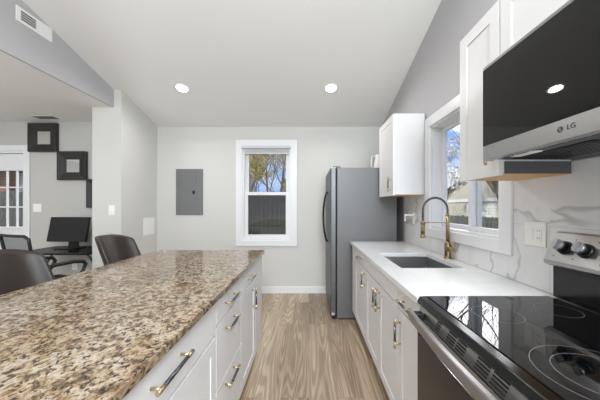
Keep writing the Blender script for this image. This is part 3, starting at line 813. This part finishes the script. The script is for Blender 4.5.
# ------------------------------------------------------------------ outlets and switches
def plate(name, label, cat, p, face, w, h, kind):
    """p centre on the wall; face: '-x','-y','+x'"""
    t = thing(name, label, cat, p)
    px, py, pz = p
    def bx(a0, a1, z0, z1, d0, d1):
        if face == '-x': return MB().box(px-d1, px-d0, py+a0, py+a1, pz+z0, pz+z1)
        if face == '+x': return MB().box(px+d0, px+d1, py+a0, py+a1, pz+z0, pz+z1)
        return MB().box(px+a0, px+a1, py-d1, py-d0, pz+z0, pz+z1)
    obj('plate', bx(-w/2, w/2, -h/2, h/2, 0.0003, .006), 'plastic_white', t, .002)
    if kind == 'blank': return t
    n = max(1, round(w/.065)) if kind != 'combo' else 2
    step = .046
    for i in range(n):
        c = (i-(n-1)/2)*step
        if kind == 'outlet' or (kind == 'combo' and i == 0):
            obj('socket', bx(c-.017, c+.017, -.034, .034, .006, .0075), 'plastic_white', t, .001)
            for s in (-1, 1):
                for q in (-.006, .006):
                    obj('slot', bx(c+q-.0012, c+q+.0012, s*.017-.005, s*.017+.005, .0075, .0078), 'dark_slot', t)
        else:
            obj('rocker', bx(c-.016, c+.016, -.033, .033, .006, .009), 'plastic_white', t, .002)
    return t
plate('wall_outlet', 'white double outlet and switch plate on the marble between window and range', 'outlet', (XR-bs, 1.296, 1.178), '-x', .122, .118, 'combo')
plate('light_switch', 'white switch plate on the short wall by the bar stool', 'switch', (-2.425, 3.28, 1.27), '-y', .075, .12, 'switch')
plate('light_switch', 'white double switch plate on the gray wall beside the glazed door', 'switch', (-3.92, YO, 1.297), '-y', .118, .118, 'switch')
plate('cover_plate', 'blank white square plate low on the partition wall', 'cover plate', (-2.31, 3.845, 1.03), '+x', .26, .245, 'blank')
plate('wall_outlet', 'white wall outlet under the black office desk', 'outlet', (-3.38, YO, .46), '-y', .075, .12, 'outlet')
# white hook rail on the marble
t = thing('wall_hook', 'small white hook rail on the marble beside the fridge', 'hook', (XR-bs, 2.80, 1.20))
mb = MB().box(XR-bs-.006, XR-bs-.0003, 2.775, 2.83, 1.13, 1.25); obj('plate', mb, 'plastic_white', t, .003)
mb = MB().box(XR-bs-.10, XR-bs-.006, 2.79, 2.81, 1.215, 1.235); mb.box(XR-bs-.10, XR-bs-.09, 2.79, 2.81, 1.16, 1.215); obj('hook_arm', mb, 'plastic_white', t, .003)

# ------------------------------------------------------------------ breaker panel
px0, px1, pz0, pz1 = (176-309)/65.76, (203-309)/65.76, 1.309-(215-207)/65.76, 1.309+(207-169)/65.76
t = thing('breaker_panel', 'gray metal breaker panel flush on the back wall', 'electrical panel', (.5*(px0+px1), YB, pz0))
mb = MB().box(px0, px1, YB-.012, YB-.0003, pz0, pz1); obj('cover', mb, 'panel_gray', t, .003)
mb = MB().box(px0+.075, px1-.095, YB-.016, YB-.012, pz0+.085, pz1-.065); d = obj('door', mb, 'panel_gray', t, .002)
mb = MB().box(px1-.155, px1-.12, YB-.021, YB-.016, .5*(pz0+pz1)-.03, .5*(pz0+pz1)+.02); obj('latch', mb, 'black_metal', d, .002)
for (a, b) in ((px0+.03, pz1-.03), (px1-.03, pz1-.03), (px0+.03, .5*(pz0+pz1)), (px1-.03, .5*(pz0+pz1)), (px0+.03, pz0+.03), (px1-.03, pz0+.03)):
    mb = MB().cyl((a, YB-.0145, b), (a, YB-.012, b), .006, 10); obj('screw', mb, 'chrome', t)

# ------------------------------------------------------------------ vents
t = thing('air_vent', 'white return air grille high on the gray bulkhead', 'vent', (XH, 2.34, 2.9))
mb = MB().box(XH+.0003, XH+.008, 2.18, 2.485, 2.842, 2.966); obj('frame', mb, 'vent_white', t, .002)
mb = MB().box(XH+.008, XH+.0092, 2.215, 2.335, 2.862, 2.948); sl = obj('opening', mb, 'dark_slot', t)
mb = MB()
for k in range(5): mb.box(XH+.0085, XH+.0105, 2.215, 2.335, 2.859+.0205*k, 2.866+.0205*k)
obj('louver', mb, 'vent_white', t)
mb = MB()
for k in range(14): mb.box(XH+.008, XH+.010, 2.352, 2.455, 2.855+.0068*k, 2.859+.0068*k)
obj('fine_louver', mb, 'vent_white', t)
t = thing('air_vent', 'flat register in the low office ceiling above the upper mirror', 'vent', (-3.585, 3.64, ZL))
mb = MB().box(-3.74, -3.43, 3.57, 3.71, ZL-.006, ZL-.0003); obj('frame', mb, 'vent_white', t, .002)
mb = MB()
for k in range(7): mb.box(-3.72, -3.45, 3.585+.0165*k, 3.593+.0165*k, ZL-.0085, ZL-.006)
obj('slots', mb, 'seam', t)

# ------------------------------------------------------------------ recessed downlights
sl_n = Vector((0, 0.273, 1)).normalized()
def downlight(x, y, label, z=None, nrm=None):
    zz = zc(y) if z is None else z
    n_ = nrm or (Vector((0, .273, 1)).normalized() if y > RIDGE else Vector((0, -.273, 1)).normalized())
    t = thing('recessed_downlight', label, 'ceiling light', (x, y, zz), 'recessed ceiling downlights')
    c = Vector((x, y, zz))
    mb = MB(); seg = 40; a = n_.orthogonal().normalized(); b = n_.cross(a)
    def rg(r, d): return [mb.bm.verts.new(c - n_*d + (a*math.cos(2*PI*k/seg)+b*math.sin(2*PI*k/seg))*r) for k in range(seg)]
    rr = [rg(.088, .0004), rg(.086, .005), rg(.068, .006), rg(.066, .001)]
    for p, q in zip(rr, rr[1:]):
        for k in range(seg): mb.bm.faces.new((p[k], p[(k+1) % seg], q[(k+1) % seg], q[k])).smooth = True
    obj('trim_ring', mb, 'trim', t)
    mb = MB(); mb.cyl(c-n_*.0006, c-n_*.0035, .0665, 40); obj('lens', mb, 'lamp_on', t)
    ld = bpy.data.lights.new('lamp', 'AREA'); ld.shape = 'DISK'; ld.size = .13; ld.energy = DOWNLIGHT_W; ld.color = (1.0, .985, .965); ld.spread = math.radians(160)
    lo = bpy.data.objects.new('lamp', ld); C.objects.link(lo); lo.parent = t; lo.location = -n_*.012
    lo.rotation_euler = (-n_).to_track_quat('-Z', 'Y').to_euler()
downlight(-1.548, 3.254, 'left of the two round downlights lit in the sloped ceiling')
downlight(.268, 3.254, 'right of the two round downlights lit in the sloped ceiling')
downlight(-1.548, 1.25, 'added round downlight in the sloped ceiling over the island, above the frame')  # from here on: unseen lamps, added to even out the light
downlight(.268, 1.25, 'added round downlight in the sloped ceiling over the aisle, above the frame')
downlight(-1.548, -2.6, 'added round downlight in the ceiling behind the camera, left')  # pair behind the camera, added to brighten the room
downlight(.268, -2.6, 'added round downlight in the ceiling behind the camera, right')
downlight(-4.2, 2.2, 'added round downlight in the low office ceiling out of frame', ZL, Vector((0, 0, 1)))  # unseen, added to light the office

# ------------------------------------------------------------------ bar stools
def bar_stool(x, y, label):
    t = thing('bar_stool', label, 'bar stool', (x, y, 0), 'bar stools along the island')
    # padded bucket back wrapping forward at both sides
    mb = MB(); nu, nv = 20, 10; th = .042
    def S(u, v, off):
        a = (u-.5)*2
        topz = 1.075 - .05*abs(a)**4
        z = .70 + (topz-.70)*v
        half = .222 - .012*v
        lean = -.14*v
        r = half*1.0
        xx = -.20 + lean + .135*abs(a)**2.6 + off*(1-.35*abs(a))
        yy = (half - off*abs(a)**3*.55)*a
        return Vector((x+xx, y+yy, z))
    outer = [[mb.bm.verts.new(S(i/nu, j/nv, 0)) for j in range(nv+1)] for i in range(nu+1)]
    inner = [[mb.bm.verts.new(S(i/nu, j/nv - (.05 if j == nv else 0), th)) for j in range(nv+1)] for i in range(nu+1)]
    F = mb.bm.faces
    for i in range(nu):
        for j in range(nv):
            F.new((outer[i][j], outer[i][j+1], outer[i+1][j+1], outer[i+1][j])); F.new((inner[i][j], inner[i+1][j], inner[i+1][j+1], inner[i][j+1]))
        F.new((outer[i][nv], inner[i][nv], inner[i+1][nv], outer[i+1][nv])); F.new((outer[i][0], outer[i+1][0], inner[i+1][0], inner[i][0]))
    for j in range(nv):
        F.new((outer[0][j], inner[0][j], inner[0][j+1], outer[0][j+1])); F.new((outer[nu][j], outer[nu][j+1], inner[nu][j+1], inner[nu][j]))
    for f in F: f.smooth = True
    obj('backrest', mb, 'leather', t, sub=1)
    # seat cushion
    mb = MB(); n = 28
    def sec(r, z):
        out = []
        for k in range(n):
            a = 2*PI*k/n; ca, sa = math.cos(a), math.sin(a)
            out.append(mb.bm.verts.new((x + .015 + .205*r*math.copysign(abs(ca)**.6, ca), y + .205*r*math.copysign(abs(sa)**.6, sa), z)))
        return out
    rings = [sec(.90, .615), sec(1.0, .635), sec(1.02, .665), sec(.97, .69), sec(.8, .70), sec(.3, .702)]
    for p, q in zip(rings, rings[1:]):
        for k in range(n): mb.bm.faces.new((p[k], p[(k+1) % n], q[(k+1) % n], q[k])).smooth = True
    mb.bm.faces.new(rings[0][::-1]); mb.bm.faces.new(rings[-1])
    obj('seat', mb, 'leather', t)
    mb = MB().box(x-.15, x+.17, y-.015, y+.015, .60, .615); mb.box(x-.015, x+.015, y-.16, y+.16, .60, .615); obj('seat_frame', mb, 'black_metal', t)
    fr = []
    for sx in (-1, 1):
        for sy in (-1, 1):
            mb = MB().tube([(x+sx*.13, y+sy*.13, .612), (x+sx*.20, y+sy*.20, 0)], [.013, .011], 12); obj('leg', mb, 'black_metal', t)
    q = .175
    mb = MB()
    for (a, b) in (((-q, -q), (q, -q)), ((q, -q), (q, q)), ((q, q), (-q, q)), ((-q, q), (-q, -q))): mb.cyl((x+a[0], y+a[1], .24), (x+b[0], y+b[1], .24), .008, 10)
    obj('footrest', mb, 'black_metal', t)
    return t
bar_stool(-1.46, 1.46, 'nearer dark brown leather bar stool at the island, cut by the left edge')
bar_stool(-1.46, 2.31, 'farther dark brown leather bar stool at the far end of the island')

# ------------------------------------------------------------------ office: desk, monitor, chair, mirrors
t = thing('office_desk', 'black glass-topped desk against the gray office wall', 'desk', (-3.1, 3.54, 0))
DXa, DXb, DYa, DYb = -3.62, -2.70, 3.25, 3.83
mb = MB().box(DXa, DXb, DYa, DYb, .742, .750); obj('desk_top', mb, 'desk_glass', t, .001)
mb = MB(); mb.box(DXa, DXb, DYa, DYa+.025, .722, .741); mb.box(DXa, DXb, DYb-.025, DYb, .722, .741); mb.box(DXa, DXa+.025, DYa+.025, DYb-.025, .722, .741); mb.box(DXb-.025, DXb, DYa+.025, DYb-.025, .722, .741)
obj('frame', mb, 'black_metal', t)
for xx in (DXa+.02, DXb-.02):
    for (a, b) in ((DYa+.02, DYb-.02), (DYb-.02, DYa+.02)):
        k = .008 if a < b else -.008
        mb = MB().tube([(xx+k, a, .725), (xx+k, b, .0)], .0125, 10); obj('leg', mb, 'black_metal', t)
mb = MB().tube([(DXa+.03, .5*(DYa+DYb), .36), (DXb-.03, .5*(DYa+DYb), .36)], .010, 10); obj('cross_bar', mb, 'black_metal', t)

t = thing('computer_monitor', 'black flat-screen monitor standing on the office desk', 'monitor', (-3.13, 3.58, .75))
mc = Vector((-3.222, 3.56, 1.012)); tilt = math.radians(11)
def on_monitor(bm):
    bmesh.ops.transform(bm, matrix=Matrix.Translation(mc) @ Matrix.Rotation(math.radians(-4), 4, 'Z') @ Matrix.Rotation(-tilt, 4, 'X'), verts=bm.verts[:])
mb = MB().box(-.275, .275, 0, .035, -.165, .165); mb.box(-.16, .16, .03, .055, -.10, .10); on_monitor(mb.bm); hs = obj('housing', mb, 'black_plastic', t, .004)
mb = MB().box(-.262, .262, -.0012, .001, -.148, .152); on_monitor(mb.bm); obj('screen', mb, 'screen', hs)
mb = MB().prism([(mc.x-.06, .757), (mc.x+.02+.06, .757), (mc.x+.05, .95), (mc.x-.03, .95)], 'y', 3.625, 3.655); obj('stand_neck', mb, 'black_plastic', t, .004)
mb = MB().box(mc.x-.13, mc.x+.13, 3.50, 3.70, .7505, .760); obj('stand_base', mb, 'black_plastic', t, .004)
mb = MB().box(-2.80, -2.71, 3.62, 3.74, .7503, .93); o = obj('upright_box', mb, 'black_plastic', None, .006, origin=(-2.755, 3.68, .7503)); tag(o, 'dark upright box on the desk just right of the monitor', 'desk_box')  # plain black box, what it is stays open

# office chair
CX, CY = -2.80, 2.84
t = thing('office_chair', 'black mesh-backed office chair with looped armrest in front of the desk', 'chair', (CX, CY, 0))
def cl(p): return (CX+p[0], CY+p[1], p[2])
# local frame faces +X before turning
mb = MB(); nf = 40; fr = []
W, Z0, Z1 = .245, .60, 1.03
def backpt(a, z):  # a in -1..1 across, leaning back
    v = (z-Z0)/(Z1-Z0); return cl((-.21-.07*v+.03*a*a*(1), a*(W*(.86+.14*v)), z))
loop = []
for k in range(11): loop.append(backpt(-1, Z0+.03+(Z1-Z0-.06)*k/10))
for k in range(1, 10): loop.append(backpt(-1+2*k/10, Z1 + (0 if 0 < k < 10 else -.01)))
for k in range(11): loop.append(backpt(1, Z1-.03-(Z1-Z0-.06)*k/10))
for k in range(1, 10): loop.append(backpt(1-2*k/10, Z0))
loop.append(loop[0]); loop.append(loop[1])
mb.tube(loop, .014, 10); obj('back_frame', mb, 'black_plastic', t)
mb = MB().grid(lambda u_, v_: backpt(-.98+1.96*u_, Z0+(Z1-Z0)*v_), 12, 10); obj('back_mesh', mb, 'chair_mesh', t)
mb = MB().tube([cl((-.20, 0, .62)), cl((-.24, 0, .50)), cl((-.16, 0, .425)), cl((0, 0, .42))], .024, 10); obj('back_support', mb, 'black_plastic', t)
mb = MB().box(CX-.22, CX+.24, CY-.235, CY+.235, .455, .525); obj('seat', mb, 'black_plastic', t, .03, 4)
for s in (-1, 1):
    yy = s*.275
    mb = MB().tube([cl((-.22, s*.235, .70)), cl((-.16, yy, .705)), cl((-.05, yy, .722)), cl((.10, yy, .728)), cl((.19, yy, .715)), cl((.215, yy, .68)), cl((.19, yy, .62)), cl((.13, yy*.98, .53)), cl((.07, s*.24, .47))], [.014, .017, .02, .02, .02, .019, .017, .016, .016], 12)
    obj('armrest', mb, 'black_plastic', t)
mb = MB().cyl(cl((0, 0, .10)), cl((0, 0, .455)), .026, 16); obj('gas_lift', mb, 'black_metal', t)
for k in range(5):
    a = 2*PI*k/5+.3; ca, sa = math.cos(a), math.sin(a)
    mb = MB().tube([cl((0, 0, .115)), cl((.29*ca, .29*sa, .075))], [.026, .016], 10); lg = obj('leg', mb, 'black_plastic', t)
    mb = MB().cyl(cl((.29*ca-.022*sa, .29*sa+.022*ca, .030)), cl((.29*ca+.022*sa, .29*sa-.022*ca, .030)), .030, 18); obj('caster', mb, 'black_plastic', lg)
t.rotation_euler = (0, 0, math.radians(70))

# mirrors
def square_mirror(px, py, label):
    x = (px-309)/69.35; z = CAM_Z+(207-py)/69.35; h = .205; g = .095; y = YO-.0005
    t = thing('wall_mirror', label, 'mirror', (x, y, z), 'square dark-framed mirrors stepping down the office wall')
    mb = MB(); bm = mb.bm
    def sq(r, d): return [bm.verts.new((x+sx*r, y-d, z+sz*r)) for sx, sz in ((-1, -1), (1, -1), (1, 1), (-1, 1))]
    rr = [sq(h, 0), sq(h, .045), sq(h-.012, .048), sq(g, .018), sq(g-.004, .012), sq(g-.004, 0.0)]
    for p, q in zip(rr, rr[1:]):
        for k in range(4): bm.faces.new((p[k], p[(k+1) % 4], q[(k+1) % 4], q[k]))
    obj('frame', mb, 'espresso', t)
    mb = MB().box(x-g+.0035, x+g-.0035, y-.013, y-.009, z-g+.0035, z+g-.0035); obj('mirror_glass', mb, 'mirror', t)
square_mirror(44.5, 138, 'uppermost of the dark-framed square mirrors, nearest the glazed door')
square_mirror(73.5, 166, 'middle dark-framed square mirror, diagonally above the monitor')
square_mirror(102.5, 193.5, 'lowest dark-framed square mirror, mostly hidden behind the partition')

# ------------------------------------------------------------------ outdoors
GZ = -.45
mb = MB().box(-60, 60, -40, 90, GZ-.2, GZ); o = obj('lawn', mb, 'lawn'); o['kind'] = 'structure'
def fence(name, label, p0, p1, top, w=.14, seed=1):
    rnd = random.Random(seed); p0 = Vector(p0); p1 = Vector(p1); d = (p1-p0); Ln = d.length; d.normalize(); nrm = Vector((-d.y, d.x, 0))
    t = thing(name, label, 'fence', (p0.x, p0.y, GZ))
    mb = MB(); n = int(Ln/w)
    for k in range(n):
        a = p0 + d*(k*w+.004); b = p0 + d*((k+1)*w-.004); h = top+rnd.uniform(-.02, .02)
        pts = [(a, GZ), (b, GZ), (b, h-.03), (b-d*.03, h), (a+d*.03, h), (a, h-.03)]
        off = nrm*rnd.uniform(-.004, .004)
        v0 = [mb.bm.verts.new((q.x+off.x, q.y+off.y, z)) for q, z in pts]; v1 = [mb.bm.verts.new((q.x+off.x+nrm.x*.02, q.y+off.y+nrm.y*.02, z)) for q, z in pts]
        mb.bm.faces.new(v0); mb.bm.faces.new(v1[::-1])
        for i in range(6): mb.bm.faces.new((v0[i], v1[i], v1[(i+1) % 6], v0[(i+1) % 6]))
    obj('board_panel', mb, 'fence', t)
    for z in (GZ+.35, top-.35):
        mb = MB(); a, b = p0+nrm*.03, p1+nrm*.03; mb.tube([(a.x, a.y, z), (b.x, b.y, z)], .04, 4); obj('rail', mb, 'fence', t)
fence('wooden_fence', 'dark weathered board fence beyond the back window', (-13, 9.0, 0), (3.2, 9.0, 0), 1.84, .15, 1)
fence('wooden_fence', 'dark weathered dog-eared fence outside the window over the sink', (5.0, 2.0, 0), (5.0, 16.0, 0), 1.03, .14, 2)

def tree(name, label, base, height, seed, bark, leafmat=None, nleaf=0, leafsize=.06, spread=1.0, levels=4, thick=.013):
    rnd = random.Random(seed); t = thing(name, label, 'tree', base, None)
    mb = MB(); tips = []
    def grow(p, d, length, r, lev):
        n = 4; pts = [p]; rads = [r]; q = p
        for k in range(n):
            d = (d + Vector((rnd.uniform(-1, 1), rnd.uniform(-1, 1), rnd.uniform(-.5, .8)))*.16).normalized()
            q = q + d*length/n; pts.append(q); rads.append(r*(1-.42*(k+1)/n))
        mb.tube(pts, rads, 6 if lev > 2 else 4, cap=False)
        if lev == 0: tips.extend(pts[1:]); return
        m_ = 4 if lev > 1 else 4
        for k in range(m_):
            f = rnd.uniform(.35, 1.0); i = min(n-1, int(f*n)); s = pts[i].lerp(pts[i+1], f*n-i)
            az = rnd.uniform(0, 2*PI); tl = rnd.uniform(.35, .85)*spread
            side = Vector((math.cos(az), math.sin(az), .15)); nd = (d*math.cos(tl) + side*math.sin(tl)).normalized()
            grow(s, nd, length*rnd.uniform(.52, .75), rads[i]*rnd.uniform(.45, .6), lev-1)
        grow(pts[-1], d, length*.62, rads[-1]*.8, lev-1)
    grow(Vector(base), Vector((rnd.uniform(-.08, .08), rnd.uniform(-.08, .08), 1)), height*.42, height*thick, levels)
    obj('trunk_and_branches', mb, bark, t)
    if leafmat and tips:
        mb = MB(); bm = mb.bm
        for k in range(nleaf):
            p = rnd.choice(tips) + Vector((rnd.gauss(0, .09), rnd.gauss(0, .09), rnd.gauss(0, .09))); s = leafsize*rnd.uniform(.6, 1.3)
            a = Vector((rnd.uniform(-1, 1), rnd.uniform(-1, 1), rnd.uniform(-1, 1))).normalized(); b = a.orthogonal().normalized()
            c = a.cross(b)
            bm.faces.new([bm.verts.new(p+b*s), bm.verts.new(p+c*s*.6), bm.verts.new(p-b*s), bm.verts.new(p-c*s*.6)])
        obj('foliage', mb, leafmat, t)
    return t
tree('leafing_tree', 'yellow-green leafing tree at the left of the back window view', (-3.9, 15.0, GZ), 8.0, 5, 'bark_pale', 'leaf', 4500, .06)
tree('bare_tree', 'tall bare tree beyond the fence in the back window view', (-2.2, 17.0, GZ), 10.0, 11, 'bark_pale', 'leaf', 1600, .05)
tree('bare_tree', 'bare many-branched tree at the right of the back window view', (-1.0, 13.6, GZ), 8.0, 23, 'bark_pale', 'leaf', 900, .05)
for k, (tx, ty, th_, sd) in enumerate(((-5.6, 21.0, 9.5, 41), (-3.4, 22.5, 10.5, 42), (-1.4, 21.5, 9.5, 43), (-4.6, 18.0, 7.0, 44), (-2.8, 19.5, 7.5, 45))):
    o = tree('bare_tree', 'bare pale-branched tree in the thicket far beyond the back fence', (tx, ty, GZ), th_, sd, 'bark_pale', 'leaf', 2200, .06)
    o['group'] = 'thicket of bare trees beyond the back fence'
tree('blossoming_tree', 'white-flowering tree outside the window over the sink', (7.6, 15.6, GZ), 6.2, 7, 'bark', 'blossom', 2200, .07)
tree('bare_tree', 'bare tree standing outside the sink window near the fence', (8.0, 10.6, GZ), 8.5, 31, 'bark', 'blossom', 300, .05, thick=.02)

# neighbour houses
t = thing('neighbor_house', 'beige gabled house beyond the fence outside the sink window', 'house', (12.5, 13.5, GZ))
y0, y1, pk, ez, pz = 7.0, 19.5, 13.2, 2.45, 4.25
mb = MB().prism([(y0, GZ), (y1, GZ), (y1, ez), (pk, pz), (y0, ez)], 'x', 10.0, 16.0); obj('wall', mb, 'siding_beige', t)
mb = MB(); e = .12
for (a, b) in (((y0-.3, ez-.09), (pk, pz)), ((y1+.3, ez-.09), (pk, pz))):
    mb.prism([(a[0], a[1]+.02), (b[0], b[1]+.02), (b[0], b[1]+.16), (a[0], a[1]+.16)], 'x', 9.72, 16.3)
obj('roof', mb, 'roof', t)
mb = MB()
for (a, b) in (((y0-.3, ez-.09), (pk, pz)), ((y1+.3, ez-.09), (pk, pz))):
    mb.prism([(a[0], a[1]-.10), (b[0], b[1]-.10), (b[0], b[1]+.17), (a[0], a[1]+.17)], 'x', 9.66, 9.715)
obj('rake_board', mb, 'trim', t)
mb = MB().box(9.94, 9.999, y0, y1, 1.62, 1.80); obj('band_board', mb, 'trim', t)
mb = MB().box(9.93, 9.999, 14.2, 16.8, GZ, 1.45); obj('garage_door', mb, 'siding_white', t)

t = thing('neighbor_house', 'white-sided house with brick corner behind the office door glass', 'house', (-14, 14, GZ))
mb = MB().box(-14.6, -9.5, 12.0, 18.0, GZ, 3.0); obj('wall', mb, 'siding_white', t)
mb = MB().box(-17.5, -13.2, 11.7, 11.99, GZ, 3.0); obj('brick_wall', mb, 'brick', t)
mb = MB().prism([(11.3, 2.85), (18.6, 2.85), (15.0, 4.9)], 'x', -18.0, -9.0); obj('roof', mb, 'roof', t)
